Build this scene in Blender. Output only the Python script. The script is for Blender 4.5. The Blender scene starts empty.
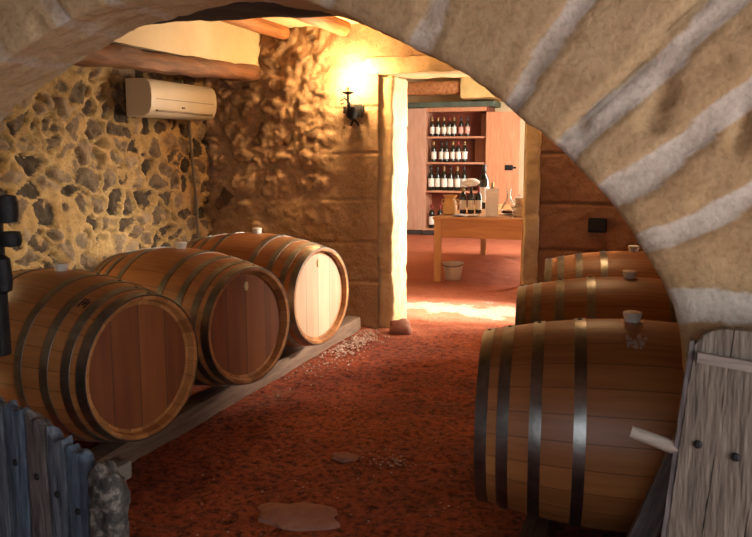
import bpy, math, random
import numpy as np
from mathutils import Vector, Matrix, noise as mnoise

random.seed(7)
rng = np.random.RandomState(11)
S = bpy.context.scene
COL = S.collection
PI = math.pi

# ------------------------------------------------------------------ materials
def mat(name, cols, scale=6.0, rough=.7, bump=.2, bscale=None, metal=0.0, stretch=(1, 1, 1), detail=8, dist=.4, spec=.4, bdist=.01):
    m = bpy.data.materials.new(name); m.use_nodes = True
    nt = m.node_tree; N = nt.nodes; L = nt.links
    b = N['Principled BSDF']
    tc = N.new('ShaderNodeTexCoord'); mp = N.new('ShaderNodeMapping'); mp.inputs['Scale'].default_value = stretch
    L.new(tc.outputs['Object'], mp.inputs['Vector'])
    nz = N.new('ShaderNodeTexNoise'); nz.inputs['Scale'].default_value = scale; nz.inputs['Detail'].default_value = detail
    nz.inputs['Distortion'].default_value = dist; nz.inputs['Roughness'].default_value = .62
    L.new(mp.outputs[0], nz.inputs['Vector'])
    cr = N.new('ShaderNodeValToRGB'); el = cr.color_ramp.elements
    n = len(cols)
    for i, c in enumerate(cols):
        p = .30 + .42 * i / max(1, n - 1)
        e = el[i] if i < 2 else el.new(p)
        e.position = p; e.color = (*c, 1)
    L.new(nz.outputs[0], cr.inputs[0]); L.new(cr.outputs[0], b.inputs['Base Color'])
    b.inputs['Roughness'].default_value = rough; b.inputs['Metallic'].default_value = metal
    b.inputs['Specular IOR Level'].default_value = spec
    if bump:
        n2 = N.new('ShaderNodeTexNoise'); n2.inputs['Scale'].default_value = bscale or scale * 4; n2.inputs['Detail'].default_value = 6
        L.new(mp.outputs[0], n2.inputs['Vector'])
        bp = N.new('ShaderNodeBump'); bp.inputs['Strength'].default_value = bump; bp.inputs['Distance'].default_value = bdist
        L.new(n2.outputs[0], bp.inputs['Height']); L.new(bp.outputs[0], b.inputs['Normal'])
    m['x'] = 1
    return m

def nd(nt, t, **kw):
    n = nt.nodes.new(t)
    for k, v in kw.items():
        setattr(n, k, v)
    return n

def math_node(nt, op, a, b=None):
    n = nt.nodes.new('ShaderNodeMath'); n.operation = op
    for i, v in enumerate((a, b)):
        if v is None: continue
        if isinstance(v, (int, float)): n.inputs[i].default_value = v
        else: nt.links.new(v, n.inputs[i])
    return n.outputs[0]

def mixc(nt, fac, a, b, mode='MIX'):
    n = nt.nodes.new('ShaderNodeMix'); n.data_type = 'RGBA'; n.blend_type = mode
    for i, v in zip((0, 6, 7), (fac, a, b)):
        if isinstance(v, (int, float)): n.inputs[i].default_value = v
        elif isinstance(v, tuple): n.inputs[i].default_value = (*v, 1)
        else: nt.links.new(v, n.inputs[i])
    return n.outputs[2]

def board_wood(name, dark, light, count, radial=False, rough=.5, grain=(2.5, 45, 45), seamcol=(.05, .025, .012)):
    """wood in boards: staves round the local X axis, or planks side by side along local Y"""
    m = bpy.data.materials.new(name); m.use_nodes = True
    nt = m.node_tree; L = nt.links; b = nt.nodes['Principled BSDF']
    tc = nd(nt, 'ShaderNodeTexCoord'); sp = nd(nt, 'ShaderNodeSeparateXYZ'); L.new(tc.outputs['Object'], sp.inputs[0])
    if radial:
        a = math_node(nt, 'ARCTAN2', sp.outputs[1], sp.outputs[2])
        u = math_node(nt, 'MULTIPLY', a, count / (2 * PI))
    else:
        u = math_node(nt, 'MULTIPLY', sp.outputs[1], count)
    fl = math_node(nt, 'FLOOR', u); fr = math_node(nt, 'FRACT', u)
    wn = nd(nt, 'ShaderNodeTexWhiteNoise', noise_dimensions='1D'); L.new(fl, wn.inputs['W'])
    mp = nd(nt, 'ShaderNodeMapping'); mp.inputs['Scale'].default_value = grain
    L.new(tc.outputs['Object'], mp.inputs['Vector'])
    nz = nd(nt, 'ShaderNodeTexNoise', noise_dimensions='4D'); nz.inputs['Scale'].default_value = 1; nz.inputs['Detail'].default_value = 7
    L.new(mp.outputs[0], nz.inputs['Vector']); L.new(math_node(nt, 'MULTIPLY', fl, 3.7), nz.inputs['W'])
    f = math_node(nt, 'ADD', math_node(nt, 'MULTIPLY', wn.outputs[0], .45), math_node(nt, 'MULTIPLY', nz.outputs[0], .62))
    cr = nd(nt, 'ShaderNodeValToRGB'); cr.color_ramp.elements[0].position = .25; cr.color_ramp.elements[1].position = .85
    cr.color_ramp.elements[0].color = (*dark, 1); cr.color_ramp.elements[1].color = (*light, 1)
    L.new(f, cr.inputs[0])
    edge = math_node(nt, 'ABSOLUTE', math_node(nt, 'SUBTRACT', fr, .5))
    seam = math_node(nt, 'GREATER_THAN', edge, .478)
    seam = math_node(nt, 'MULTIPLY', seam, .6)
    L.new(mixc(nt, seam, cr.outputs[0], seamcol), b.inputs['Base Color'])
    b.inputs['Roughness'].default_value = rough
    bp = nd(nt, 'ShaderNodeBump'); bp.inputs['Strength'].default_value = .15; bp.inputs['Distance'].default_value = .004
    L.new(math_node(nt, 'SUBTRACT', nz.outputs[0], seam), bp.inputs['Height']); L.new(bp.outputs[0], b.inputs['Normal'])
    return m

def stone_wall_mat(name, stone, stone2, mortar, mortar2, rough=.95, bump=.5, spk=.5, s1=16):
    """mesh attributes: 'mortar' 0..1, 'tone' 0..1 per stone"""
    m = bpy.data.materials.new(name); m.use_nodes = True
    nt = m.node_tree; L = nt.links; b = nt.nodes['Principled BSDF']
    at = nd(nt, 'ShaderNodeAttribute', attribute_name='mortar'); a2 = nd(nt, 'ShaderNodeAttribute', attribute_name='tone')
    tc = nd(nt, 'ShaderNodeTexCoord')
    n1 = nd(nt, 'ShaderNodeTexNoise'); n1.inputs['Scale'].default_value = s1; n1.inputs['Detail'].default_value = 8; n1.inputs['Roughness'].default_value = .7
    n2 = nd(nt, 'ShaderNodeTexNoise'); n2.inputs['Scale'].default_value = 2.6; n2.inputs['Detail'].default_value = 6
    n3 = nd(nt, 'ShaderNodeTexNoise'); n3.inputs['Scale'].default_value = 70; n3.inputs['Detail'].default_value = 5
    for n in (n1, n2, n3): L.new(tc.outputs['Object'], n.inputs['Vector'])
    def ramp(src, a, c, p0=.36, p1=.66):
        cr = nd(nt, 'ShaderNodeValToRGB'); e = cr.color_ramp.elements
        e[0].position = p0; e[1].position = p1; e[0].color = (*a, 1); e[1].color = (*c, 1); L.new(src, cr.inputs[0]); return cr.outputs[0]
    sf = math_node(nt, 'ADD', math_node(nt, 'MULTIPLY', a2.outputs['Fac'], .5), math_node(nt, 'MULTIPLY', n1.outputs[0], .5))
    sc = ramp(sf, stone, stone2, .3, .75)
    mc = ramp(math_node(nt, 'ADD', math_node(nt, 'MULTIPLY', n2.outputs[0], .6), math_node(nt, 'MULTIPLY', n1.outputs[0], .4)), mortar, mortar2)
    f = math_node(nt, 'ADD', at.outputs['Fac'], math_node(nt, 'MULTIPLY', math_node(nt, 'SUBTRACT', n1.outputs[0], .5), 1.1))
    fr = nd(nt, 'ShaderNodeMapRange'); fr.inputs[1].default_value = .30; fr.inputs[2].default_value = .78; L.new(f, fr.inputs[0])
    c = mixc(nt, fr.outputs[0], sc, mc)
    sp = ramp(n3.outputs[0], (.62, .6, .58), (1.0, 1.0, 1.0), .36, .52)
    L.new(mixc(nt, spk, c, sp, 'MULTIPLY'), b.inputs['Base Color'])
    b.inputs['Roughness'].default_value = rough; b.inputs['Specular IOR Level'].default_value = .15
    bp = nd(nt, 'ShaderNodeBump'); bp.inputs['Strength'].default_value = bump; bp.inputs['Distance'].default_value = .012
    L.new(math_node(nt, 'ADD', n1.outputs[0], math_node(nt, 'MULTIPLY', n3.outputs[0], .5)), bp.inputs['Height']); L.new(bp.outputs[0], b.inputs['Normal'])
    return m

def emis(name, col, s):
    m = bpy.data.materials.new(name); m.use_nodes = True
    b = m.node_tree.nodes['Principled BSDF']
    b.inputs['Base Color'].default_value = (*col, 1); b.inputs['Emission Color'].default_value = (*col, 1); b.inputs['Emission Strength'].default_value = s
    nz = m.node_tree.nodes.new('ShaderNodeTexNoise'); nz.inputs['Scale'].default_value = 30
    return m

def glass(name, col, rough=.03, alpha=.35):
    m = bpy.data.materials.new(name); m.use_nodes = True
    b = m.node_tree.nodes['Principled BSDF']
    b.inputs['Base Color'].default_value = (*col, 1); b.inputs['Roughness'].default_value = rough
    b.inputs['Transmission Weight'].default_value = 1.0; b.inputs['IOR'].default_value = 1.45
    return m

M = {}
M['stave'] = board_wood('oak_staves', (.24, .084, .023), (.53, .225, .070), 26, True, .42)
M['head_dark'] = board_wood('oak_head_red', (.15, .036, .008), (.35, .108, .025), 7.5, False, .62, (30, 30, 3))
M['head_pale'] = board_wood('oak_head_pale', (.42, .25, .14), (.63, .44, .28), 8.5, False, .5, (30, 30, 3), (.2, .1, .05))
M['chime'] = mat('oak_chime', [(.22, .085, .028), (.40, .17, .06)], 12, .5, .1)
M['steel'] = mat('galvanised_hoop', [(.17, .165, .145), (.34, .33, .30)], 14, .33, .06, None, .95)
M['rivet'] = mat('rivet_steel', [(.05, .045, .035), (.10, .09, .07)], 40, .5, 0, None, .6)
M['silicone'] = mat('bung_silicone', [(.50, .42, .34), (.66, .58, .48)], 20, .5, 0)
M['plug'] = mat('plug_wood', [(.55, .33, .14), (.70, .45, .22)], 40, .6, .1)
M['burn'] = mat('burnt_mark', [(.02, .010, .006), (.05, .02, .012)], 60, .8, 0)
M['chalk'] = mat('chalk', [(.30, .22, .17), (.42, .34, .28)], 80, .9, 0)
M['floor'] = None
M['pole'] = mat('pole_wood', [(.20, .075, .022), (.36, .15, .05), (.46, .21, .075)], 3, .7, .4, 9, 0, (9, 1, 9))
M['beam'] = mat('old_beam', [(.085, .040, .020), (.19, .085, .038), (.27, .12, .055)], 3, .75, .5, 10, 0, (10, 1.2, 10))
M['darkbeam'] = mat('dark_timber', [(.030, .018, .012), (.06, .036, .022)], 4, .85, .5, 12, 0, (1, 8, 8))  # very dark brown timber colour
M['rail'] = mat('rail_timber', [(.085, .042, .024), (.20, .115, .07)], 4, .8, .4, 12, 0, (10, 1, 10))
M['plaster'] = mat('cream_plaster', [(.62, .47, .27), (.74, .60, .37)], 2.2, .9, .12, 25)
M['grey_wood'] = mat('weathered_wood', [(.062, .049, .036), (.145, .115, .085), (.23, .188, .143)], 5, .85, .7, 12, 0, (9, 9, 1.0))
M['pick1'] = mat('blue_grey_board', [(.035, .042, .055), (.10, .115, .14), (.20, .22, .25)], 6, .9, .6, 12, 0, (8, 8, 1))
M['pick2'] = mat('blue_board', [(.03, .042, .062), (.085, .115, .155), (.16, .20, .25)], 6, .9, .6, 12, 0, (8, 8, 1))
M['pick3'] = mat('brown_grey_board', [(.04, .034, .031), (.12, .10, .092), (.22, .19, .175)], 6, .9, .6, 12, 0, (8, 8, 1))
M['pick4'] = mat('rotten_wood', [(.012, .010, .009), (.07, .06, .05), (.33, .28, .23)], 34, .95, .9, 40, 0)
M['peg'] = mat('pale_peg', [(.22, .18, .14), (.33, .28, .22)], 8, .75, .2, 20, 0, (1, 8, 8))
M['batten'] = mat('grey_batten', [(.16, .13, .105), (.30, .25, .205)], 8, .8, .4, 20, 0, (1, 8, 8))
M['iron'] = mat('black_iron', [(.008, .008, .009), (.022, .020, .018)], 18, .6, .3, None, .5)
M['nail'] = mat('iron_nail', [(.012, .011, .012), (.03, .026, .024)], 30, .65, .2, None, .4)
M['ac'] = mat('ac_plastic', [(.46, .385, .28), (.53, .45, .335)], 3, .4, 0)
M['ac_dark'] = mat('ac_louvre', [(.16, .12, .08), (.22, .17, .11)], 10, .5, 0)
M['cable'] = mat('cable_grey', [(.10, .075, .05), (.16, .12, .08)], 20, .6, 0)
M['bulb'] = emis('lit_bulb', (1.0, .62, .24), 55)
M['ashlar'] = mat('jamb_stone', [(.40, .27, .135), (.56, .40, .21), (.64, .49, .28)], 5, .92, .6, 30)
M['redstone'] = mat('red_stone', [(.20, .095, .05), (.30, .15, .08)], 6, .95, .5, 30)
M['pinkrock'] = mat('pink_rock', [(.22, .085, .055), (.36, .17, .12)], 9, .9, .5, 40)
M['gravel'] = mat('pale_gravel', [(.34, .19, .13), (.56, .42, .33)], 30, .9, .3)
M['door_wood'] = mat('cabinet_pine', [(.40, .17, .085), (.56, .27, .14)], 3, .5, .1, 12, 0, (9, 9, 1))
M['door_pale'] = mat('cabinet_limed', [(.44, .24, .155), (.58, .36, .26)], 3, .55, .1, 12, 0, (9, 9, 1))
M['cab_in'] = mat('cabinet_inside', [(.15, .032, .015), (.24, .06, .028)], 4, .5, .1)
M['shelf'] = mat('shelf_edge', [(.40, .18, .10), (.54, .28, .17)], 5, .5, .1)
M['green'] = mat('green_cornice', [(.045, .06, .045), (.09, .12, .085)], 6, .6, .1)
M['plinth'] = mat('dark_plinth', [(.03, .025, .022), (.06, .05, .045)], 6, .6, .1)
M['ochre'] = mat('ochre_wall', [(.45, .30, .10), (.60, .44, .18)], 5, .9, .3)
M['table'] = mat('table_oak', [(.36, .15, .05), (.52, .25, .09)], 3, .45, .15, 14, 0, (1, 9, 9))
M['table_leg'] = mat('table_leg_oak', [(.42, .20, .06), (.56, .30, .11)], 3, .45, .15, 14, 0, (9, 9, 1))
M['bottle'] = mat('dark_bottle_glass', [(.008, .010, .006), (.016, .018, .010)], 5, .08, 0, None, 0, (1, 1, 1), 8, .4, .6)
M['label'] = mat('bottle_label', [(.66, .62, .53), (.78, .75, .66)], 30, .7, 0)
M['label_red'] = mat('bottle_label_red', [(.55, .25, .20), (.72, .42, .34)], 30, .7, 0)
M['caps'] = mat('foil_gold', [(.30, .20, .08), (.42, .30, .14)], 20, .4, 0, None, .5)
M['caps_red'] = mat('foil_red', [(.18, .02, .02), (.28, .04, .03)], 20, .4, 0)
M['caps_black'] = mat('foil_black', [(.02, .018, .018), (.04, .035, .035)], 20, .35, 0)
M['pot'] = mat('tan_glaze', [(.50, .27, .08), (.66, .40, .15)], 7, .35, .1)
M['white'] = mat('white_paper', [(.74, .72, .70), (.82, .80, .78)], 8, .8, .05)
M['print'] = mat('printed_page', [(.28, .27, .30), (.80, .79, .80)], 28, .6, 0)
M['tan_box'] = mat('tan_box', [(.52, .36, .20), (.66, .50, .32)], 9, .7, .1)
M['bucket'] = mat('bucket_enamel', [(.50, .42, .36), (.64, .56, .48)], 9, .45, .1)
M['clear'] = glass('clear_glass', (.95, .96, .95))
M['wine'] = mat('red_wine', [(.05, .004, .006), (.08, .008, .01)], 5, .1, 0)

# red earth
def floor_mat():
    m = bpy.data.materials.new('red_earth'); m.use_nodes = True
    nt = m.node_tree; L = nt.links; b = nt.nodes['Principled BSDF']
    tc = nd(nt, 'ShaderNodeTexCoord')
    def nz(s, d=8, r=.6):
        n = nd(nt, 'ShaderNodeTexNoise'); n.inputs['Scale'].default_value = s; n.inputs['Detail'].default_value = d; n.inputs['Roughness'].default_value = r
        L.new(tc.outputs['Object'], n.inputs['Vector']); return n.outputs[0]
    def ramp(src, st):
        cr = nd(nt, 'ShaderNodeValToRGB'); e = cr.color_ramp.elements
        for i, (p, c) in enumerate(st):
            x = e[i] if i < 2 else e.new(p)
            x.position = p; x.color = (*c, 1)
        L.new(src, cr.inputs[0]); return cr.outputs[0]
    big = ramp(nz(1.1, 5), [(.34, (.17, .030, .010)), (.5, (.31, .060, .018)), (.68, (.44, .105, .032))])
    fine = nz(34, 8, .72); vfine = nz(120, 4, .6)
    c = mixc(nt, 1.0, big, ramp(fine, [(.38, (.20, .15, .13)), (.56, (1.0, 1.0, 1.0))]), 'MULTIPLY')
    pale = ramp(nz(2.3, 6), [(.60, (0, 0, 0)), (.74, (1, 1, 1))])
    c = mixc(nt, math_node(nt, 'MULTIPLY', pale, .45), c, (.34, .17, .11))
    vo = nd(nt, 'ShaderNodeTexVoronoi'); vo.inputs['Scale'].default_value = 42; vo.inputs['Randomness'].default_value = 1
    L.new(tc.outputs['Object'], vo.inputs['Vector'])
    peb = math_node(nt, 'LESS_THAN', vo.outputs['Distance'], .20)
    pick = math_node(nt, 'GREATER_THAN', vo.outputs['Color'], .86)
    c = mixc(nt, math_node(nt, 'MULTIPLY', math_node(nt, 'MULTIPLY', peb, pick), .7), c, (.46, .26, .17))
    ad = nd(nt, 'ShaderNodeAttribute', attribute_name='far_light')
    c = mixc(nt, math_node(nt, 'MULTIPLY', ad.outputs['Fac'], .62), c, (.56, .19, .105))  # lighter pink: the far room's brightness mixed into the base colour
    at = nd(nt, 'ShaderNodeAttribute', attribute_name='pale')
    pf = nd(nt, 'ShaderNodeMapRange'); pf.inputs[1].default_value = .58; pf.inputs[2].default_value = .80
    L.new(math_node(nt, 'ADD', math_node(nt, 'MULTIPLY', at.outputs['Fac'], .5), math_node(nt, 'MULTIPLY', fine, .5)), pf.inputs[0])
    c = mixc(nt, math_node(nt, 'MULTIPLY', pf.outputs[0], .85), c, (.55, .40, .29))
    L.new(c, b.inputs['Base Color']); b.inputs['Roughness'].default_value = .85; b.inputs['Specular IOR Level'].default_value = .25
    bp = nd(nt, 'ShaderNodeBump'); bp.inputs['Strength'].default_value = .9; bp.inputs['Distance'].default_value = .022
    L.new(math_node(nt, 'ADD', fine, math_node(nt, 'MULTIPLY', vfine, .4)), bp.inputs['Height']); L.new(bp.outputs[0], b.inputs['Normal'])
    return m
M['floor'] = floor_mat()
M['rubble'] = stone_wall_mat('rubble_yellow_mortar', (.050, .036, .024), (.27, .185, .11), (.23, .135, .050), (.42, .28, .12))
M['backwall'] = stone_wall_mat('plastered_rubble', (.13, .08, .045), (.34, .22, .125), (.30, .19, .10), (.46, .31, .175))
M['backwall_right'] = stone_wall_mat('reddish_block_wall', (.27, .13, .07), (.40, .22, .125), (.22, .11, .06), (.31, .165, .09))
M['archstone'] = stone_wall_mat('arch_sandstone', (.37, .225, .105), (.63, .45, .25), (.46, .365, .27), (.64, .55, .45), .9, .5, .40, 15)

# ------------------------------------------------------------------ mesh helpers
def link(name, me, m, parent=None, loc=(0, 0, 0), rot=(0, 0, 0), smooth=False):
    o = bpy.data.objects.new(name, me); COL.objects.link(o)
    if m is not None: me.materials.append(m)
    o.location = loc; o.rotation_euler = rot
    if parent is not None: o.parent = parent
    if smooth:
        for p in me.polygons: p.use_smooth = True
    return o

class MB:
    def __init__(s): s.v = []; s.f = []
    def add(s, v, f):
        n = len(s.v); s.v += [tuple(x) for x in v]; s.f += [tuple(i + n for i in q) for q in f]; return s
    def box(s, lo, hi):
        x0, y0, z0 = lo; x1, y1, z1 = hi
        v = [(x0, y0, z0), (x1, y0, z0), (x1, y1, z0), (x0, y1, z0), (x0, y0, z1), (x1, y0, z1), (x1, y1, z1), (x0, y1, z1)]
        return s.add(v, [(3, 2, 1, 0), (4, 5, 6, 7), (0, 1, 5, 4), (1, 2, 6, 5), (2, 3, 7, 6), (3, 0, 4, 7)])
    def bbox(s, lo, hi, r=.006):
        """box with chamfered edges"""
        import bmesh
        bm = bmesh.new(); m = MB().box(lo, hi)
        vs = [bm.verts.new(x) for x in m.v]
        for q in m.f: bm.faces.new([vs[i] for i in q])
        bmesh.ops.bevel(bm, geom=list(bm.edges), offset=r, segments=2, affect='EDGES', profile=.6)
        bm.verts.index_update()
        s.add([tuple(x.co) for x in bm.verts], [tuple(x.index for x in q.verts) for q in bm.faces]); bm.free(); return s
    def lathe(s, prof, n=24, axis='z', c=(0, 0, 0), closed=False):
        v = []; f = []
        k = len(prof)
        for r, h in prof:
            for i in range(n):
                a = 2 * PI * i / n
                if axis == 'z': v.append((c[0] + r * math.cos(a), c[1] + r * math.sin(a), c[2] + h))
                elif axis == 'x': v.append((c[0] + h, c[1] + r * math.cos(a), c[2] + r * math.sin(a)))
                else: v.append((c[0] + r * math.sin(a), c[1] + h, c[2] + r * math.cos(a)))
        m = k if closed else k - 1
        for j in range(m):
            for i in range(n):
                a0 = j * n + i; a1 = j * n + (i + 1) % n; j2 = (j + 1) % k
                f.append((a0, a1, j2 * n + (i + 1) % n, j2 * n + i))
        if not closed:
            if prof[0][0] > 1e-6: f.append(tuple(reversed(range(n))))
            if prof[-1][0] > 1e-6: f.append(tuple((k - 1) * n + i for i in range(n)))
        return s.add(v, f)
    def tube(s, pts, r, n=10):
        pts = [Vector(p) for p in pts]; rs = r if isinstance(r, (list, tuple)) else [r] * len(pts)
        v = []; f = []
        up = Vector((0, 0, 1))
        for i, p in enumerate(pts):
            t = (pts[min(i + 1, len(pts) - 1)] - pts[max(i - 1, 0)]).normalized()
            u = t.cross(up)
            if u.length < 1e-3: u = t.cross(Vector((0, 1, 0)))
            u.normalize(); w = u.cross(t).normalized()
            for k in range(n):
                a = 2 * PI * k / n
                v.append(tuple(p + u * (rs[i] * math.cos(a)) + w * (rs[i] * math.sin(a))))
        for i in range(len(pts) - 1):
            for k in range(n):
                f.append((i * n + k, i * n + (k + 1) % n, (i + 1) * n + (k + 1) % n, (i + 1) * n + k))
        f.append(tuple(reversed(range(n)))); f.append(tuple((len(pts) - 1) * n + k for k in range(n)))
        return s.add(v, f)
    def mesh(s, name):
        import bmesh
        me = bpy.data.meshes.new(name); me.from_pydata(s.v, [], s.f)
        bm = bmesh.new(); bm.from_mesh(me); bmesh.ops.recalc_face_normals(bm, faces=list(bm.faces)); bm.to_mesh(me); bm.free()
        me.update(); return me
    def build(s, name, m, parent=None, loc=(0, 0, 0), rot=(0, 0, 0), smooth=False, auto=None):
        o = link(name, s.mesh(name), m, parent, loc, rot, smooth)
        if smooth:
            o.data.set_sharp_from_angle(angle=math.radians(auto or 35))
        return o

def rough(lo, hi, res, amp, freq=8.0, seed=0.0, round_=0.0, warp=None):
    """a solid block, subdivided and worn with noise; returns MB"""
    import bmesh
    lo = Vector(lo); hi = Vector(hi); d = hi - lo
    n = [max(1, int(round(d[i] / res))) for i in range(3)]
    m = MB(); idx = {}
    def vid(i, j, k):
        key = (i, j, k)
        if key not in idx:
            p = Vector((lo.x + d.x * i / n[0], lo.y + d.y * j / n[1], lo.z + d.z * k / n[2]))
            if round_:
                c = Vector([min(max(p[a], lo[a] + round_), hi[a] - round_) for a in range(3)])
                e = p - c
                if e.length > 1e-9: p = c + e.normalized() * min(e.length, round_) if e.length > round_ else p
            q = p * freq + Vector((seed, seed * 1.7, -seed))
            off = mnoise.noise_vector(q) * amp + mnoise.noise_vector(q * 2.7) * (amp * .5)
            p = p + off
            if warp: p = warp(p)
            idx[key] = len(m.v); m.v.append(tuple(p))
        return idx[key]
    for a in range(3):
        b, c = (a + 1) % 3, (a + 2) % 3
        for side in (0, n[a]):
            for i in range(n[b]):
                for j in range(n[c]):
                    q = []
                    for (di, dj) in ((0, 0), (1, 0), (1, 1), (0, 1)):
                        t = [0, 0, 0]; t[a] = side; t[b] = i + di; t[c] = j + dj
                        q.append(vid(*t))
                    m.f.append(tuple(q))
    return m

def rock(name, m, loc, size, seed, parent=None):
    b = MB(); import bmesh
    bm = bmesh.new(); bmesh.ops.create_icosphere(bm, subdivisions=3, radius=1)
    bm.verts.index_update()
    v = []
    for x in bm.verts:
        p = x.co.copy(); n = mnoise.noise(p * 1.3 + Vector((seed, 0, 0))) * .35 + mnoise.noise(p * 3 + Vector((0, seed, 0))) * .15
        p = p * (1 + n); v.append((p.x * size[0], p.y * size[1], p.z * size[2]))
    b.add(v, [tuple(y.index for y in q.verts) for q in bm.faces]); bm.free()
    return b.build(name, m, parent, loc, smooth=True, auto=50)

def tag(o, label, cat, group=None):
    o['label'] = label; o['category'] = cat
    if group: o['group'] = group
    return o
def struct(o):
    o['kind'] = 'structure'; return o
def empty(name, loc, rz, label, cat, group=None, rot=None):
    o = bpy.data.objects.new(name, None); COL.objects.link(o); o.empty_display_size = .1
    o.location = loc; o.rotation_euler = rot or (0, 0, rz)
    return tag(o, label, cat, group)
def copy_tree(o, parent=None):
    c = o.copy(); COL.objects.link(c)
    if parent is not None: c.parent = parent
    for ch in list(o.children): copy_tree(ch, c)
    return c

# value noise on arrays
def vnoise(x, y, seed=0, octv=4, gain=.5):
    out = np.zeros_like(x, dtype=float); a = 1.0; tot = 0
    for o in range(octv):
        r = np.random.RandomState(seed + o * 17); T = r.rand(256, 256)
        xi = np.floor(x).astype(int); yi = np.floor(y).astype(int); fx = x - xi; fy = y - yi
        fx = fx * fx * (3 - 2 * fx); fy = fy * fy * (3 - 2 * fy)
        g = lambda i, j: T[i % 256, j % 256]
        v = (g(xi, yi) * (1 - fx) + g(xi + 1, yi) * fx) * (1 - fy) + (g(xi, yi + 1) * (1 - fx) + g(xi + 1, yi + 1) * fx) * fy
        out += a * v; tot += a; a *= gain; x = x * 2.03 + 5.1; y = y * 2.03 + 1.7
    return out / tot
def sstep(a, b, x):
    t = np.clip((x - a) / (b - a), 0, 1); return t * t * (3 - 2 * t)
def voronoi(u, v, sp, seed, aspect=1.35, jit=.42):
    """jittered-grid cells; returns F1, F2, id-tone"""
    r = np.random.RandomState(seed)
    nu = int(np.ceil(np.ptp(u) / (sp * aspect))) + 4; nv = int(np.ceil(np.ptp(v) / sp)) + 4
    pts = []; tones = []
    for j in range(nv):
        for i in range(nu):
            pts.append(((i - 1.5 + (.5 if j % 2 else 0) + r.uniform(-jit, jit)) * sp * aspect + u.min(), (j - 1.5 + r.uniform(-jit, jit)) * sp + v.min()))
            tones.append(r.rand())
    pts = np.array(pts); tones = np.array(tones)
    F1 = np.full(u.shape, 9.0); F2 = np.full(u.shape, 9.0); T = np.zeros(u.shape)
    for p, t in zip(pts, tones):
        d = np.hypot((u - p[0]) / aspect, v - p[1])
        m = d < F1
        F2 = np.where(m, F1, np.minimum(F2, d)); T = np.where(m, t, T); F1 = np.where(m, d, F1)
    return F1, F2, T

def grid_object(name, P, mask_face, m, attrs, smooth=True, extra=None):
    """P: (nv,nu,3) points; mask_face (nv-1,nu-1) bool; attrs dict of (nv,nu)"""
    nv, nu, _ = P.shape
    idx = np.arange(nv * nu).reshape(nv, nu)
    q = np.stack([idx[:-1, :-1], idx[:-1, 1:], idx[1:, 1:], idx[1:, :-1]], -1)[mask_face]
    verts = P.reshape(-1, 3); used = np.unique(q); remap = -np.ones(len(verts), int); remap[used] = np.arange(len(used))
    V = verts[used].tolist(); F = remap[q].tolist()
    nb = len(V); ng = len(F)
    if extra is not None:
        V += [list(x) for x in extra.v]; F += [[i + nb for i in f] for f in extra.f]
    me = bpy.data.meshes.new(name); me.from_pydata(V, [], F)
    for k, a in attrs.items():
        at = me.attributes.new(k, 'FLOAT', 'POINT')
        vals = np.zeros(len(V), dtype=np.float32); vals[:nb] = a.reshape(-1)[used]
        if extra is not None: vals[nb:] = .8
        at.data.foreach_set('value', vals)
    for i, p in enumerate(me.polygons): p.use_smooth = smooth and i < ng
    me.update()
    return link(name, me, m)

# ------------------------------------------------------------------ the room
LW, PW, BW, CEIL = -3.28, -2.82, 5.40, 2.16      # recessed rubble wall, plaster wall above it, back wall, ceiling
# floor: one sheet of red earth through both rooms
xs = np.concatenate([np.linspace(-6, -3.5, 12)[:-1], np.arange(-3.5, 1.3, .03), np.linspace(1.3, 4, 12)])
ys = np.concatenate([np.linspace(-3, 1.2, 10)[:-1], np.arange(1.2, 9.5, .03), np.linspace(9.5, 13, 40)])
X, Y = np.meshgrid(xs, ys)
Z = (vnoise(X * 2.2, Y * 2.2, 3, 3) - .5) * .018 + (vnoise(X * 13, Y * 13, 9, 3) - .5) * .030
Yn = Y + (vnoise(X * 6, Y * 6, 16, 4) - .5) * .5
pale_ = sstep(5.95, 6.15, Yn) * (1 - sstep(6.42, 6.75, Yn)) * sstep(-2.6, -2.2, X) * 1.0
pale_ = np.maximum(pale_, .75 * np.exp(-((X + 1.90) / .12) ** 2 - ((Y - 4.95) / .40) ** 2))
far_light_ = sstep(5.0, 6.0, Y + (vnoise(X * 3, Y * 3, 15, 4) - .5) * 1.2)  # brighter light of doorway and far room, put into the floor colour
inner = sstep(-3.4, -3.2, X) * sstep(1.3, 1.6, Y)
Z = Z * inner - .004
struct(grid_object('floor', np.stack([X, Y, Z], -1), np.ones((len(ys) - 1, len(xs) - 1), bool), M['floor'], {'pale': pale_, 'far_light': far_light_}))

# left recess: rubble wall facing +X
u = np.arange(2.2, 5.46, .014); v = np.arange(-.02, 1.92, .014)
U, V = np.meshgrid(u, v)
Uw = U + (vnoise(U * 7, V * 7, 21, 3) - .5) * .11; Vw = V + (vnoise(U * 7 + 40, V * 7, 22, 3) - .5) * .11
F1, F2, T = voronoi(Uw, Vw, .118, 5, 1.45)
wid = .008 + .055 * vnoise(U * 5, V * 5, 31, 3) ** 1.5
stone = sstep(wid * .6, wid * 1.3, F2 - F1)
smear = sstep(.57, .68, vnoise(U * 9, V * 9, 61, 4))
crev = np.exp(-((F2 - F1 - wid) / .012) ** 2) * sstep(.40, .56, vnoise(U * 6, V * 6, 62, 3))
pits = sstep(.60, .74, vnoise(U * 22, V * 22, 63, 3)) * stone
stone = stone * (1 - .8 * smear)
hgt = stone * (T - .45) * .05 + (vnoise(U * 5, V * 5, 51, 3) - .5) * .05 + (vnoise(U * 20, V * 20, 52, 4) - .5) * .035 - crev * .045 - pits * .024
PX = LW + hgt
P = np.stack([PX, U, V], -1)[:, ::-1]
ex = MB().box((LW - .4, 2.1, -.05), (LW - .06, 5.9, 1.95))
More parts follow.
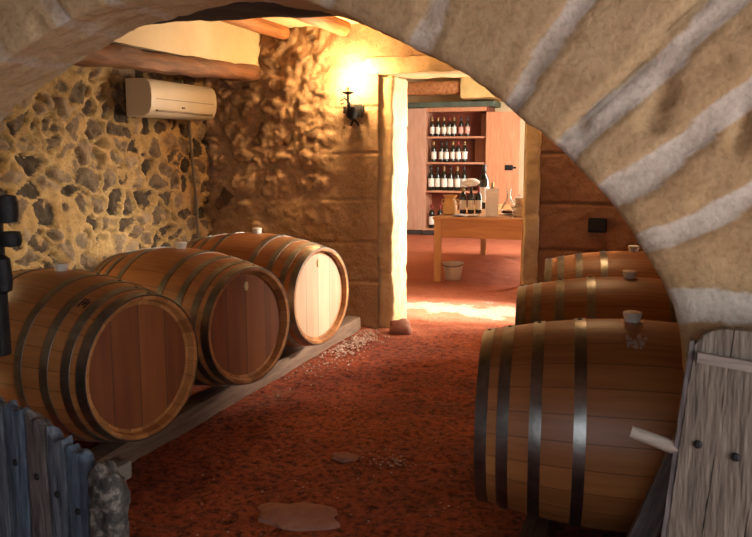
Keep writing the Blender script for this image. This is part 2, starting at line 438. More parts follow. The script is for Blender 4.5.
o = grid_object('wall_left', P, np.ones((len(v) - 1, len(u) - 1), bool), M['rubble'], {'mortar': (1 - stone)[:, ::-1], 'tone': T[:, ::-1]}, extra=ex)
struct(o)
# plaster wall above the recess
struct(MB().box((LW - .4, 2.2, 1.86), (PW, BW + .05, CEIL + .1)).build('wall_left_upper', M['plaster']))
# ceiling of the cellar
struct(MB().box((LW - .4, 2.2, CEIL), (1.6, 5.85, CEIL + .2)).build('ceiling', M['plaster']))

# back wall with the doorway
DX0, DX1, DZ = -1.90, -.86, 1.80
u = np.arange(LW - .06, .75, .011); v = np.arange(-.02, 2.2, .011)
U, V = np.meshgrid(u, v)
Uw = U + (vnoise(U * 6, V * 6, 121, 3) - .5) * .12; Vw = V + (vnoise(U * 6 + 40, V * 6, 122, 3) - .5) * .12
F1, F2, T = voronoi(Uw, Vw, .17, 9, 1.3)
wid = .03 + .10 * vnoise(U * 3, V * 3, 131, 3)
rub = sstep(-2.15, -2.45, U) * sstep(.75, 1.15, V + .3 * vnoise(U * 3, V * 3, 5, 2))      # rubble shows upper left, render elsewhere
stone = sstep(wid * .7, wid * 1.3, F2 - F1) * rub
lump = (vnoise(U * 7, V * 7, 151, 4) - .5)
rid = np.abs(vnoise(U * 9, V * 9, 161, 4) - .5) * 2
hgt = stone * (.010 + .045 * T) + lump * (.020 + .03 * rub) - (1 - rid) ** 4 * .022 * rub + (vnoise(U * 17, V * 17, 152, 5, .6) - .5) * (.012 + .048 * rub)
jz = np.zeros_like(U)
for zz in (.33, .62, .93, 1.26, 1.58): jz = np.maximum(jz, (1 - sstep(.004, .014, np.abs(V - zz - .006 * np.sin(U * 9)))) * (1 - rub))
hgt = hgt - jz * .010
P = np.stack([U, BW - hgt, V], -1)
uc = (u[:-1] + u[1:]) / 2; vc = (v[:-1] + v[1:]) / 2
UC, VC = np.meshgrid(uc, vc)
left = UC < DX0; right = UC > DX1; top = (~left) & (~right) & (VC > DZ + .09)
ex = MB().box((LW - .4, BW + .06, -.05), (DX0 - .02, BW + .38, 2.5)).box((DX0 - .02, BW + .06, DZ + .1), (DX1 + .02, BW + .38, 2.5))
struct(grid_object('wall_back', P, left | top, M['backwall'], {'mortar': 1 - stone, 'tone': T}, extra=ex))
ex = MB().box((DX1 + .1, BW + .06, -.05), (1.6, BW + .38, 2.5))
jm = np.clip(jz + .0, 0, 1)
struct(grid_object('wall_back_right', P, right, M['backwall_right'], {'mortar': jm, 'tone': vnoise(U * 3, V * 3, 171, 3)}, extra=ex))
# dressed jambs and lintel
def joints(zs, amp):
    def w(p):
        g = sum(math.exp(-((p.z - q) / .010) ** 2) for q in zs)
        d = amp * g
        return Vector((p.x - d if p.x > cx_ else p.x + d, p.y + d if p.y < BW + .1 else p.y, p.z))
    return w
cx_ = -1.85
struct(rough((DX0 - .03, BW + .035, -.02), (-1.795, BW + .385, 1.80), .016, .013, 5.5, 3.1, .018, joints((.40, .74, 1.10, 1.45), .006)).build('trim_1', M['ashlar'], smooth=True, auto=70))
cx_ = -.9
struct(rough((-.86, BW - .03, -.02), (-.755, BW + .385, 1.80), .016, .009, 5.5, 40, .016, joints((.42, .86, 1.30), .005)).build('trim_2', M['ashlar'], smooth=True, auto=70))
struct(rough((DX0 - .10, BW - .012, DZ + .005), (-.72, BW + .385, DZ + .125), .035, .008, 6, 71, .02).build('trim_3', M['ashlar'], smooth=True, auto=60))

# right cellar wall, behind the barrels
struct(MB().box((.72, 2.2, -.05), (1.0, 5.5, CEIL + .05)).build('wall_right', M['redstone']))

# front wall with the arch ------------------------------------------------
FY0, FY1 = 1.90, 2.18
AC = (-.889, .544)
edge_pts = [(-2.46, -.05), (-2.46, .62), (-2.43, .88), (-2.36, 1.09), (-2.26, 1.24), (-2.14, 1.365), (-2.045, 1.425), (-1.95, 1.480), (-1.841, 1.535), (-1.654, 1.614), (-1.479, 1.672), (-1.25, 1.70), (-1.05, 1.690),
            (-.90, 1.66), (-.821, 1.634), (-.738, 1.599), (-.642, 1.551), (-.523, 1.490), (-.476, 1.465), (-.403, 1.424), (-.336, 1.362), (-.230, 1.283), (-.149, 1.202), (-.091, 1.139), (-.029, 1.059), (.034, .941), (.067, .842), (.088, .70), (.10, .5), (.10, -.05)]
def resample(pts, n):
    p = np.array(pts); d = np.r_[0, np.cumsum(np.hypot(*np.diff(p, axis=0).T))]; t = np.linspace(0, d[-1], n)
    return np.stack([np.interp(t, d, p[:, 0]), np.interp(t, d, p[:, 1])], 1)
ne = 420
E2 = resample(edge_pts, ne)
for _ in range(60):                                     # soften the polyline
    E2[1:-1] = .5 * E2[1:-1] + .25 * (E2[:-2] + E2[2:])
t = np.arange(ne)
E2[:, 0] += (vnoise(t * .11, t * 0., 201, 4) - .5) * .012; E2[:, 1] += (vnoise(t * .11, t * 0. + 9.3, 202, 4) - .5) * .012
# outward directions from the arch centre (from the springing upward), flat below
dirs = E2 - np.array([-1.12, .45]); 
dirs[:, 1] = np.where(E2[:, 1] < .45, 0, dirs[:, 1]); dirs /= np.linalg.norm(dirs, axis=1)[:, None]
rad = np.concatenate([np.arange(0, .75, .012), np.linspace(.75, 2.6, 16)])
PP = E2[None] + rad[:, None, None] * dirs[None]          # (nr, ne, 2)
# joints between the voussoirs
jl = [((-.325, 1.399), (-.176, 1.600), .030), ((-.200, 1.272), (.110, 1.580), .034), ((-.093, 1.186), (.173, 1.386), .036), ((-.027, 1.060), (.190, 1.178), .032), ((.044, .921), (.205, .935), .045),
      ((-1.83, 1.545), (-1.95, 1.74), .035), ((-1.62, 1.625), (-1.70, 1.80), .03), ((-1.44, 1.68), (-1.50, 1.90), .03), ((-1.08, 1.69), (-1.05, 1.95), .03), ((-.80, 1.62), (-.70, 1.90), .03), ((-.56, 1.51), (-.43, 1.75), .030),
      ((-2.10, 1.40), (-2.30, 1.53), .03), ((-2.35, 1.1), (-2.6, 1.2), .03), ((.09, .66), (.3, .66), .03)]
px, pz = PP[..., 0], PP[..., 1]
wv = (vnoise(px * 5, pz * 5, 211, 4) - .5) * .05
mort = np.zeros_like(px); side = np.zeros_like(px)
for i, (a, b, w) in enumerate(jl):
    a = np.array(a); b = np.array(b); dd = (b - a) / np.linalg.norm(b - a); nn = np.array([-dd[1], dd[0]])
    s = (px - a[0]) * dd[0] + (pz - a[1]) * dd[1]; dist = (px - a[0]) * nn[0] + (pz - a[1]) * nn[1] + wv
    ww = w * .88 * (.75 + .5 * vnoise(s * 4 + i * 7, s * 0, 213, 3))
    mk = (1 - sstep(ww * .75, ww * 1.15, np.abs(dist))) * (s > -.25)
    mort = np.maximum(mort, mk * (.62 if 5 <= i < 13 else 1.0))
def seg_dist(a, b):
    a = np.array(a); b = np.array(b); L2 = ((b - a) ** 2).sum()
    tt = np.clip(((px - a[0]) * (b - a)[0] + (pz - a[1]) * (b - a)[1]) / L2, 0, 1)
    return np.hypot(px - a[0] - tt * (b - a)[0], pz - a[1] - tt * (b - a)[1])
cw = (vnoise(px * 11, pz * 11, 261, 3) - .5) * .02
crack = np.exp(-((seg_dist((-.222, 1.304), (-.060, 1.452)) + cw * .35) / .008) ** 2) + np.exp(-((seg_dist((-.060, 1.452), (.075, 1.602)) + cw * .35) / .008) ** 2)
chip = np.maximum(np.exp(-((seg_dist((.148, 1.285), (.172, 1.345)) + cw) / .011) ** 2), np.exp(-((seg_dist((.148, 1.285), (.150, 1.262)) + cw) / .007) ** 2))
chip = np.maximum(chip, .8 * np.exp(-((seg_dist((-.030, 1.33), (.005, 1.405)) + cw * 2) / .014) ** 2))
chip = np.maximum(chip, .7 * np.exp(-((seg_dist((-.185, 1.300), (-.17, 1.33)) + cw) / .010) ** 2))
tone = vnoise(px * 2.1, pz * 2.1, 221, 3)
pit = sstep(.66, .80, vnoise(px * 13, pz * 13, 231, 3))
hh = (1 - mort) * (.006 + .012 * vnoise(px * 9, pz * 9, 241, 4)) + (vnoise(px * 40, pz * 40, 242, 2) - .5) * .004 - pit * .012 * (1 - mort) - np.minimum(crack, 1) * .030 - chip * .024
# worn arris: the face rolls back close to the edge
roll = np.exp(-(rad / .018) ** 2)[:, None] * .012
Pf = np.stack([px, FY0 - hh + roll, pz], -1)
# soffit rows
dep = np.linspace(0, 1, 22)[1:]
sof = []
for d_ in dep:
    y = FY0 + .012 + d_ * (FY1 - FY0 - .012)
    n_ = (vnoise(t * .12 + 3, t * 0 + d_ * 6, 251, 4) - .5) * .022 + (vnoise(t * .6, t * 0 + d_ * 18, 252, 2) - .5) * .006
    sof.append(np.stack([E2[:, 0] + dirs[:, 0] * n_, np.full(ne, y), E2[:, 1] + dirs[:, 1] * n_], -1))
sof = np.array(sof[::-1])
Pall = np.concatenate([sof, Pf], 0)
mortS = np.repeat(mort[:1], len(dep), 0); toneS = np.repeat(tone[:1], len(dep), 0)
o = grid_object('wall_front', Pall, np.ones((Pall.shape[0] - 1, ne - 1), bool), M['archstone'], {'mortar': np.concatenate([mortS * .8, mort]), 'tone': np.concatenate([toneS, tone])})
struct(o)
# core behind the facing, so no light leaks
core = MB()
core.box((-5.4, FY0 + .05, -.05), (-2.52, FY1, 3.3)).box((.22, FY0 + .05, -.05), (3.2, FY1, 3.3))
core.box((-2.52, FY0 + .05, 1.80), (.22, FY1, 3.3))
core.box((-3.7, FY1, -.05), (-2.75, FY1 + .1, 2.3)).box((.5, FY1, -.05), (1.1, FY1 + .1, 2.3)).box((-2.75, FY1, 1.86), (.5, FY1 + .1, 2.3))
struct(core.build('wall_front_inner', M['backwall']))
def lint_w(p): return p + Vector((0, 0, .012 * math.sin(p.x * 3.1)))
o = rough((-2.75, FY1 + .005, 1.682), (.49, FY1 + .23, 1.855), .05, .012, 5, 13, .03, lint_w).build('timber_lintel', M['darkbeam'], smooth=True, auto=60)
tag(o, 'dark timber lintel running along the inner side of the big stone arch', 'beam')

# ------------------------------------------------------------------ ceiling beams
def pole(name, pts, r, m, seed, label, group=None):
    b = MB(); n = 26; k = 16; v = []; f = []
    p0 = Vector(pts[0]); p1 = Vector(pts[1])
    for i in range(n):
        c = p0.lerp(p1, i / (n - 1)); c.x += mnoise.noise(Vector((i * .25, seed, 0))) * .02
        rr = r * (1 + .14 * mnoise.noise(Vector((i * .3, 0, seed))))
        for j in range(k):
            a = 2 * PI * j / k; q = rr * (1 + .10 * mnoise.noise(Vector((math.cos(a) * 1.3, math.sin(a) * 1.3, seed + i * .12))))
            v.append((c.x + q * math.cos(a), c.y, c.z + q * math.sin(a)))
    for i in range(n - 1):
        for j in range(k): f.append((i * k + j, i * k + (j + 1) % k, (i + 1) * k + (j + 1) % k, (i + 1) * k + j))
    f.append(tuple(range(k))); f.append(tuple((n - 1) * k + j for j in range(k)))
    o = b.add(v, f).build(name, m, smooth=True, auto=60)
    return tag(o, label, 'beam', group)
pole('ceiling_beam', ((-2.55, 2.45, 2.095), (-2.60, 5.36, 2.118)), .048, M['pole'], 3, 'round brown ceiling pole nearer the cream plaster wall', 'round poles under the cream ceiling')
pole('ceiling_beam', ((-2.08, 2.45, 2.09), (-2.14, 5.36, 2.128)), .054, M['pole'], 8, 'round brown ceiling pole nearer the lit wall sconce', 'round poles under the cream ceiling')
def plate_w(p): return p + Vector((0, 0, (p.y - 5.4) * .035))
o = rough((PW - .13, 2.32, 1.785), (PW + .05, 5.38, 1.895), .05, .014, 5, 5, .04, plate_w).build('wall_beam', M['beam'], smooth=True, auto=60)
tag(o, 'long dark squared beam above the wall-mounted air conditioner', 'beam')

# ------------------------------------------------------------------ air conditioner, cable, junction box
ac = empty('air_conditioner', (LW + .03, 4.36, 1.49), 0, 'cream split air conditioner mounted on the rubble wall under the beam', 'air conditioner')
ac.location = (LW + .03, 4.38, 1.497)
prof = [(0, 0), (.14, 0), (.175, .02), (.195, .06), (.20, .12), (.198, .17), (.185, .212), (.16, .232), (.12, .238), (0, .238)]
def extrude_prof(prof, y0, y1, inset=.012):
    b = MB(); n = len(prof); v = []
    cx = sum(p[0] for p in prof) / n; cz = sum(p[1] for p in prof) / n
    sl = [(y0, 1 - inset * 3), (y0 + inset * .5, 1 - inset), (y0 + inset * 1.6, 1), (y1 - inset * 1.6, 1), (y1 - inset * .5, 1 - inset), (y1, 1 - inset * 3)]
    for y, s in sl:
        for p in prof: v.append((cx + (p[0] - cx) * s, y, cz + (p[1] - cz) * s))
    f = []
    for i in range(len(sl) - 1):
        for j in range(n): f.append((i * n + j, i * n + (j + 1) % n, (i + 1) * n + (j + 1) % n, (i + 1) * n + j))
    f.append(tuple(range(n))); f.append(tuple((len(sl) - 1) * n + j for j in range(n)))
    return b.add(v, f)
extrude_prof(prof, 0, .79).build('housing', M['ac'], ac, smooth=True, auto=40)
o = MB().bbox((.176, .06, .030), (.200, .73, .042), .003).build('air_flap', M['ac_dark'], ac)
o = MB().bbox((.186, .05, .108), (.2035, .74, .112), .001).build('panel_seam', M['ac_dark'], ac)
MB().bbox((.196, .34, .060), (.205, .37, .070), .002).build('display', M['rivet'], ac)
MB().bbox((.02, .50, .236), (.10, .52, .262), .002).build('mounting_bracket', M['steel'], ac)
o = MB().tube([(LW + .035, 5.10, 1.51), (LW + .035, 5.13, 1.2), (LW + .04, 5.16, .9), (LW + .035, 5.18, .5), (LW + .04, 5.18, .02)], .011, 8).build('cable', M['cable'], smooth=True)
tag(o, 'thin grey cable running down the rubble wall below the air conditioner', 'cable')
jb = empty('junction_box', (-.375, BW - .035, .752), 0, 'small black square junction box on the reddish wall above the barrels', 'box')
MB().bbox((-.058, -.01, 0), (.058, .035, .092), .006).build('box_body', M['iron'], jb)
MB().bbox((-.046, -.016, .012), (.046, -.008, .080), .003).build('box_lid', M['nail'], jb)

# ------------------------------------------------------------------ sconce
sc = empty('wall_sconce', (-2.065, BW - .05, 1.455), 0, 'lit black wrought iron wall sconce beside the doorway', 'lamp')
b = MB()
b.tube([(-.03, .03, 0), (.0, .01, .05), (0, 0, .10)], .008, 8).tube([(.035, .03, 0), (.0, .01, .05)], .008, 8)
b.bbox((-.058, .02, .06), (.058, .035, .15), .006)
b.bbox((-.075, -.005, .085), (-.052, .03, .135), .004).bbox((.052, -.005, .085), (.075, .03, .135), .004)
b.lathe([(.004, .035), (.032, .05), (.045, .09), (.034, .125), (.012, .14)], 16, 'z', (0, -.03, 0))
b.build('back_plate', M['iron'], sc, smooth=True)
b = MB().tube([(0, 0, .11), (0, -.075, .12), (0, -.10, .16), (0, -.10, .215)], .009, 10)
b.tube([(-.02, 0, .15), (-.06, -.01, .19), (-.09, -.01, .175), (-.085, -.01, .15), (-.068, -.01, .155)], .006, 8)
b.build('arm', M['iron'], sc, smooth=True)
MB().lathe([(.006, .205), (.018, .21), (.038, .218), (.040, .226), (.012, .228)], 20, 'z', (0, -.10, 0)).build('drip_pan', M['iron'], sc, smooth=True)
MB().lathe([(.010, .228), (.010, .262)], 14, 'z', (0, -.10, 0)).build('candle_socket', M['caps'], sc)
MB().lathe([(.004, .262), (.013, .266), (.020, .285), (.017, .305), (.008, .328), (.001, .342)], 16, 'z', (0, -.10, 0)).build('bulb', M['bulb'], sc, smooth=True)

# ------------------------------------------------------------------ barrels
HL = .475; RB = .343; RE = .281
def rad_at(s): return RB - (RB - RE) * (abs(s) / HL) ** 1.9
def make_barrel(label, loc, rz, group, head='head_dark', plug=True, mark=None):
    root = empty('wine_barrel', loc, rz, label, 'barrel', group)
    c = (0, 0, RB + .003)
    prof = [(RE - .055, -HL + .034), (RE - .024, -HL + .032), (RE - .018, -HL + .003), (RE - .004, -HL)]
    prof += [(rad_at(s), s) for s in np.linspace(-HL + .003, HL - .003, 41)]
    prof += [(RE - .004, HL), (RE - .018, HL - .003), (RE - .024, HL - .032), (RE - .055, HL - .034)]
    MB().lathe(prof, 104, 'x').build('staves', M['stave'], root, c, smooth=True, auto=50)
    for sgn, hm in ((1, head), (-1, 'head_dark')):
        h = MB().lathe([(RE - .024, -.012), (RE - .024, .004), (RE - .040, .010), (.001, .010)], 80, 'x').build('barrel_head', M[hm], root, (sgn * (HL - .042), 0, c[2]), (0, 0, 0 if sgn > 0 else PI), smooth=True, auto=20)
        if sgn > 0 and head == 'head_pale': h['label'] = 'pale new oak barrel head'
        if sgn > 0 and plug:
            MB().lathe([(.017, 0), (.017, .006), (.013, .009)], 18, 'x', (0, 0, 0)).build('head_plug', M['plug'], h, (.010, .0, .19), smooth=True).scale = (1, .75, 1.3)
        for s0, s1 in ((.437, .4745), (.371, .407), (.274, .310), (.145, .181)):
            a, b_ = sgn * s0, sgn * s1
            hp = [(rad_at(a) - .002, a), (rad_at(a) + .0032, a), (rad_at((a + b_) / 2) + .0034, (a + b_) / 2), (rad_at(b_) + .0032, b_), (rad_at(b_) - .002, b_)]
            hoop = MB().lathe(hp, 96, 'x', closed=True).build('hoop', M['steel'], root, c, smooth=True, auto=30)
            m_ = (a + b_) / 2; an = .10 + .05 * sgn
            rr = rad_at(m_) + .003
            MB().lathe([(.008, 0), (.007, .0025), (.003, .004)], 10, 'z').build('rivet', M['rivet'], hoop, (m_, rr * math.sin(an), rr * math.cos(an)), (-an, 0, 0))
    MB().lathe([(.022, -.012), (.025, .005), (.030, .028), (.030, .032), (.026, .034)], 20, 'z').build('bung', M['silicone'], root, (0, 0, 2 * RB), smooth=True, auto=30)
    if mark == 'burn':
        a = -.62; r = rad_at(.225) + .0015
        b = MB()
        for (x0, w0, x1, w1) in ((-.018, 0, -.010, .05), (-.004, .012, .004, .05), (.010, .0, .018, .04), (-.018, .022, .018, .030)):
            v = []
            for (xx, ww) in ((x0, w0), (x1, w0), (x1, w1), (x0, w1)):
                aa = a + ww / r; v.append((.34 + xx, rad_at(.34 + xx) * math.sin(aa) * 1.004, rad_at(.34 + xx) * math.cos(aa) * 1.004))
            b.add(v + [(p[0], p[1] * .99, p[2] * .99) for p in v], [(0, 1, 2, 3), (4, 5, 6, 7), (0, 1, 5, 4), (1, 2, 6, 5), (2, 3, 7, 6), (3, 0, 4, 7)])
        b.build('burnt_stamp', M['burn'], root, c)
    if mark == 'chalk':
        a = -.46; b = MB(); rr = random.Random(4)
        for k in range(16):
            aa = a + rr.uniform(-.09, .06); x0 = rr.uniform(-.035, .035); w = rr.uniform(.004, .012); hgt_ = rr.uniform(.006, .03)
            v = []
            for (xx, ww) in ((x0, 0), (x0 + w, 0), (x0 + w, hgt_), (x0, hgt_)):
                q = aa + ww / RB; v.append((xx, (rad_at(xx) + .0016) * math.sin(q), (rad_at(xx) + .0016) * math.cos(q)))
            b.add(v + [(p[0], p[1] * .99, p[2] * .99) for p in v], [(0, 1, 2, 3), (4, 5, 6, 7), (0, 1, 5, 4), (1, 2, 6, 5), (2, 3, 7, 6), (3, 0, 4, 7)])
        b.build('chalk_smear', M['chalk'], root, c)
    return root
GL = 'wine barrels along the rubble wall'; GR = 'wine barrels behind the arch'
ZL = .439 - RB; ZR = .381 - RB
make_barrel('oak wine barrel with dark red head nearest the broken plank gate', (-2.306, 2.638, ZL), math.radians(-12.3), GL, 'head_dark', False, 'burn')
make_barrel('oak wine barrel with dark red head between the other two on the rail', (-2.279, 3.471, ZL), math.radians(-15), GL, 'head_dark', True)
make_barrel('oak wine barrel with pale head nearest the doorway', (-2.283, 4.296, ZL), math.radians(-11), GL, 'head_pale', True)
make_barrel('oak wine barrel beside the grey plank door, nearest, chalk smear under its bung', (-.065, 2.657, ZR), math.radians(6.8), GR, 'head_dark', False, 'chalk')
make_barrel('oak wine barrel behind the arch, in the middle of three', (-.109, 3.606, ZR), math.radians(6.8), GR, 'head_dark', False)
make_barrel('oak wine barrel behind the arch, farthest, closest to the black junction box', (-.123, 4.60, ZR), math.radians(6.8), GR, 'head_dark', False)
# rails under the barrels
GRL = 'timber rails under the barrels'
def rail(x0, x1, y0, y1, h, seed, label):
    o = rough((x0, y0, -.005), (x1, y1, h), .06, .006, 6, seed, .012).build('barrel_rail', M['rail'], smooth=True, auto=50)
    tag(o, label, 'rail', GRL)
rail(-2.10, -1.99, 2.30, 5.30, .098, 3, 'long timber rail under the heads of the barrels by the rubble wall')
rail(-2.62, -2.51, 2.30, 5.10, .098, 9, 'timber rail under the rear of the barrels, against the rubble wall')
rail(-.38, -.29, 2.35, 4.95, .044, 14, 'low timber rail under the barrels behind the arch')
o = rough((-1.985, 2.40, .0), (-1.90, 2.50, .075), .02, .004, 9, 3, .008).build('wooden_chock', M['peg'], smooth=True, auto=50)
tag(o, 'small pale wooden block at the rail end under the nearest dark-headed barrel', 'block')

# ------------------------------------------------------------------ ground stones
tag(rock('door_stone', M['pinkrock'], (-1.70, 5.33, .03), (.085, .07, .065), 3), 'pinkish rock lying at the foot of the doorway jamb', 'rock')
tag(rock('flagstone', M['pinkrock'], (-1.15, 2.42, .0), (.15, .10, .016), 8), 'flat pinkish stone bedded in the red earth in the foreground', 'stone')
tag(rock('floor_stone', M['pinkrock'], (-1.19, 2.98, .0), (.06, .045, .014), 14), 'small pale flat stone bedded in the middle of the red floor', 'stone')
b = MB(); rr = random.Random(5)
import bmesh
bm = bmesh.new(); bmesh.ops.create_icosphere(bm, subdivisions=1, radius=1); bm.verts.index_update()
IV = [x.co.copy() for x in bm.verts]; IF = [tuple(y.index for y in q.verts) for q in bm.faces]; bm.free()
def scatter(n, cx, cy, sx, sy, s0, s1, rot=0):
    for _ in range(n):
        gx, gy = rr.gauss(0, 1), rr.gauss(0, 1)
        x = cx + gx * sx; y = cy + gy * sy
        if x < -1.97 or y > 5.33 or x > -.6 or (abs(x + 1.15) < .2 and abs(y - 2.42) < .15): continue
        s = rr.uniform(s0, s1)
        b.add([(x + p.x * s * rr.uniform(.7, 1.3), y + p.y * s * rr.uniform(.7, 1.3), s * .3 + p.z * s * .7) for p in IV], IF)
rr.seed(5)
scatter(420, -1.90, 4.95, .07, .26, .003, .011); scatter(120, -1.86, 4.45, .08, .35, .002, .007); scatter(60, -1.0, 3.0, .07, .06, .002, .006); scatter(90, -1.2, 2.6, .4, .4, .0015, .005)
o = b.build('pale_gravel', M['gravel']); tag(o, 'loose pale gravel crumbs scattered on the red floor beside the barrel rail', 'gravel'); o['kind'] = 'stuff'

# ------------------------------------------------------------------ plank doors by the arch
# broken leaf on the near left, hinged at the hidden jamb and swung outwards
def leaf_frame(p0, p1):
    p0 = Vector((*p0, 0)); p1 = Vector((*p1, 0)); d = (p1 - p0); L = d.length; a = math.atan2(d.y, d.x); return L, a
L_, a_ = leaf_frame((-2.46, 1.82), (-1.16, 1.50))
gt = empty('broken_gate', (-2.46, 1.82, 0), a_, 'broken low gate of blue-grey planks with jagged tops in the foreground', 'gate')
x = .02
specs = []
def board(x0, x1, ztop, m, seed, jag=.02, th=.035, nails=True):
    rnd = random.Random(seed)
    def w(p):
        if p.z > ztop - .10:
            k = (p.z - (ztop - .10)) / .10
            n = mnoise.noise(Vector((p.x * 26, seed * 2.3, 0))) * jag + mnoise.noise(Vector((p.x * 70, p.y * 40, seed))) * jag * .5
            return p + Vector((0, 0, n * k))
        return p
    b = rough((x0, -th / 2, .05), (x1, th / 2, ztop), .014, .003, 14, seed, .008, w)
    o = b.build('plank', M[m], gt, smooth=True, auto=50)
    if nails:
        for zz in (ztop - .15,):
            MB().lathe([(.009, 0), (.008, .004), (.004, .006)], 10, 'z').build('nail', M['nail'], o, ((x0 + x1) / 2 + .004, -th / 2 - .002, zz), (PI / 2, 0, 0))
bs = [(0.02, .16, .632, 'pick1'), (.165, .30, .622, 'pick2'), (.305, .45, .627, 'pick1'), (.455, .60, .618, 'pick3'), (.605, .745, .618, 'pick2'), (.75, .873, .606, 'pick1'), (.878, .965, .606, 'pick2'), (.970, 1.055, .588, 'pick3'), (1.060, 1.130, .560, 'pick1'), (1.135, 1.215, .535, 'pick2')]
for k, (x0, x1, zt, m) in enumerate(bs): board(x0, x1, zt, m, 3 + k * 1.37, .03)
o = rough((1.222, -.03, .05), (1.325, .03, .515), .010, .012, 22, 77, .02, lambda p: p + Vector((0, 0, mnoise.noise(Vector((p.x * 25, p.y * 20, 1))) * .03 if p.z > .4 else 0))).build('rotten_edge', M['pick4'], gt, smooth=True, auto=70)
o['label'] = 'crumbling rotten edge board'
MB().bbox((.02, .019, .12), (1.22, .048, .21), .004).build('rear_batten', M['pick3'], gt)

# sound leaf folded back against the arch wall on the near right
dr = empty('plank_door', (.0, 1.80, 0), 0, 'grey weathered plank door leaf leaning back against the arch wall', 'door', rot=(0, 0, math.radians(-2)))
def door_w(p): return Vector((p.x + (p.z - .88) * .080 , p.y, p.z))
def rc(p):                                              # rounded top corner
    if p.x < .145 and p.z > .86:
        dx = max(0., .145 - p.x); lim = .86 + .045 * math.sqrt(max(0., 1 - min(1, dx / .06) ** 2))
        p = Vector((p.x, p.y, min(p.z, lim)))
    return door_w(p)
def dplank(x0, x1, seed):
    return rough((x0, -.045, .03), (x1, -.005, .905), .014, .0025, 16, seed, .0015, rc).build('plank', M['grey_wood'], dr, smooth=True, auto=50)
xs_ = [.085, .155, .236, .33, .45, .58, .72]
for k in range(6):
    pl_ = dplank(xs_[k] + .0003, xs_[k + 1] - .0003, 5 + k * 2.1)
    for zz in (.655 - k * .018,):
        q = door_w(Vector(((xs_[k] + xs_[k + 1]) / 2 + .0, 0, zz)))
        MB().lathe([(.0095, 0), (.0085, .004), (.004, .006)], 12, 'z').build('nail', M['nail'], pl_, (q.x, -.046, q.z), (PI / 2, 0, 0))
o = rough((.092, -.060, .832), (.72, -.046, .856), .02, .002, 12, 3, .004, lambda p: door_w(Vector((p.x, p.y, p.z - (p.x - .1) * .10)))).build('top_batten', M['batten'], dr, smooth=True, auto=50)
rough((.074, -.043, .03), (.0845, -.007, .875), .02, .0015, 12, 31, .002, door_w).build('edge_strip', M['pick3'], dr, smooth=True)
MB().tube([(.10, -.025, .625), (.04, -.03, .640), (-.035, -.035, .662)], [.016, .015, .013], 12).build('peg', M['peg'], dr, smooth=True)
o = rough((-.02, -.02, .0), (.045, .02, .62), .03, .003, 9, 7, .006).build('leaning_board', M['pick3'], None, (-.115, 2.05, .02), (0, math.radians(20), 0), smooth=True, auto=50)
tag(o, 'dark grey board leaning between the nearest barrel and the plank door', 'board')

# black iron bracket on the hidden left jamb
ib = empty('iron_bracket', (-2.30, 1.74, 0), 0, 'black iron gate bracket with rounded knuckles at the very edge of the foreground', 'bracket')
MB().bbox((.50, -.022, .69), (.572, .022, 1.15), .012).build('upright_bar', M['iron'], ib)
MB().lathe([(.004, 0), (.026, .004), (.030, .025), (.030, .055), (.026, .076), (.004, .080)], 20, 'z', (.605, 0, 1.07)).bbox((.56, -.018, 1.09), (.61, .018, 1.13), .006).build('knuckle', M['iron'], ib, smooth=True)
MB().lathe([(.004, 0), (.028, .003), (.032, .015), (.032, .03), (.028, .042), (.004, .045)], 20, 'z', (.608, 0, 1.005)).bbox((.56, -.018, 1.01), (.61, .018, 1.04), .006).build('knuckle', M['iron'], ib, smooth=True)
MB().lathe([(.004, 0), (.022, .01), (.026, .04), (.022, .10), (.004, .115)], 20, 'z', (.575, 0, .87)).build('knuckle', M['iron'], ib, smooth=True)
MB().tube([(.53, 0, 1.0), (.2, .03, 1.0), (-.05, .09, 1.0)], .02, 10).build('arm', M['iron'], ib, smooth=True)

# ------------------------------------------------------------------ the far room
FZ = 2.52; FY = 12.75
FXR = -.30
wl = MB().box((-5.6, 5.78, -.05), (-5.4, FY + .3, FZ + .1))
struct(wl.build('wall_far_left', M['ochre']))
wf = MB().box((-5.6, FY, -.05), (-1.93, FY + .25, FZ + .1)).box((-1.93, FY, 1.86), (-1.2, FY + .25, FZ + .1)).box((-1.93, FY, -.05), (-1.2, FY + .25, .55)).box((-1.2, FY, -.05), (.1, FY + .25, FZ + .1))
struct(wf.build('wall_far', M['plaster']))
# right side with an open door to the yard and a window
D0, D1, DT = 5.95, 6.80, 1.95
W0, W1 = 7.6, 10.8
wr = MB()
wr.box((FXR, 5.78, -.05), (FXR + .3, D0, FZ + .1)).box((FXR, D0, DT), (FXR + .3, D1, FZ + .1)).box((FXR, D1, -.05), (FXR + .3, W0, FZ + .1))
wr.box((FXR, W0, 2.1), (FXR + .3, W1, FZ + .1)).box((FXR, W0, -.05), (FXR + .3, W1, .8)).box((FXR, W1, -.05), (FXR + .3, FY + .3, FZ + .1))
struct(wr.build('wall_far_right', M['plaster']))
struct(MB().box((-5.6, 5.78, FZ), (FXR + .3, FY + .3, FZ + .2)).build('ceiling_far', M['plaster']))
struct(MB().box((-5.6, BW + .39, 2.14), (FXR, BW + .42, FZ)).build('wall_far_near', M['plaster']))
fb = rough((-5.35, 11.80, 2.13), (-2.86, 12.0, 2.33), .07, .012, 5, 5, .05).build('far_beam', M['pole'], smooth=True, auto=60)
tag(fb, 'brown timber beam crossing above the wine cabinet in the far room', 'beam')
struct(rough((-2.85, 11.75, 2.06), (-1.75, 12.74, 2.50), .06, .012, 5, 25, .03).build('trim_4', M['ochre'], smooth=True, auto=60))

# unseen wall added only to keep the sun off the window
struct(MB().box((1.4, 7.15, -.05), (1.7, 12.6, 4.6)).build('sun_blocker', M['plaster']))

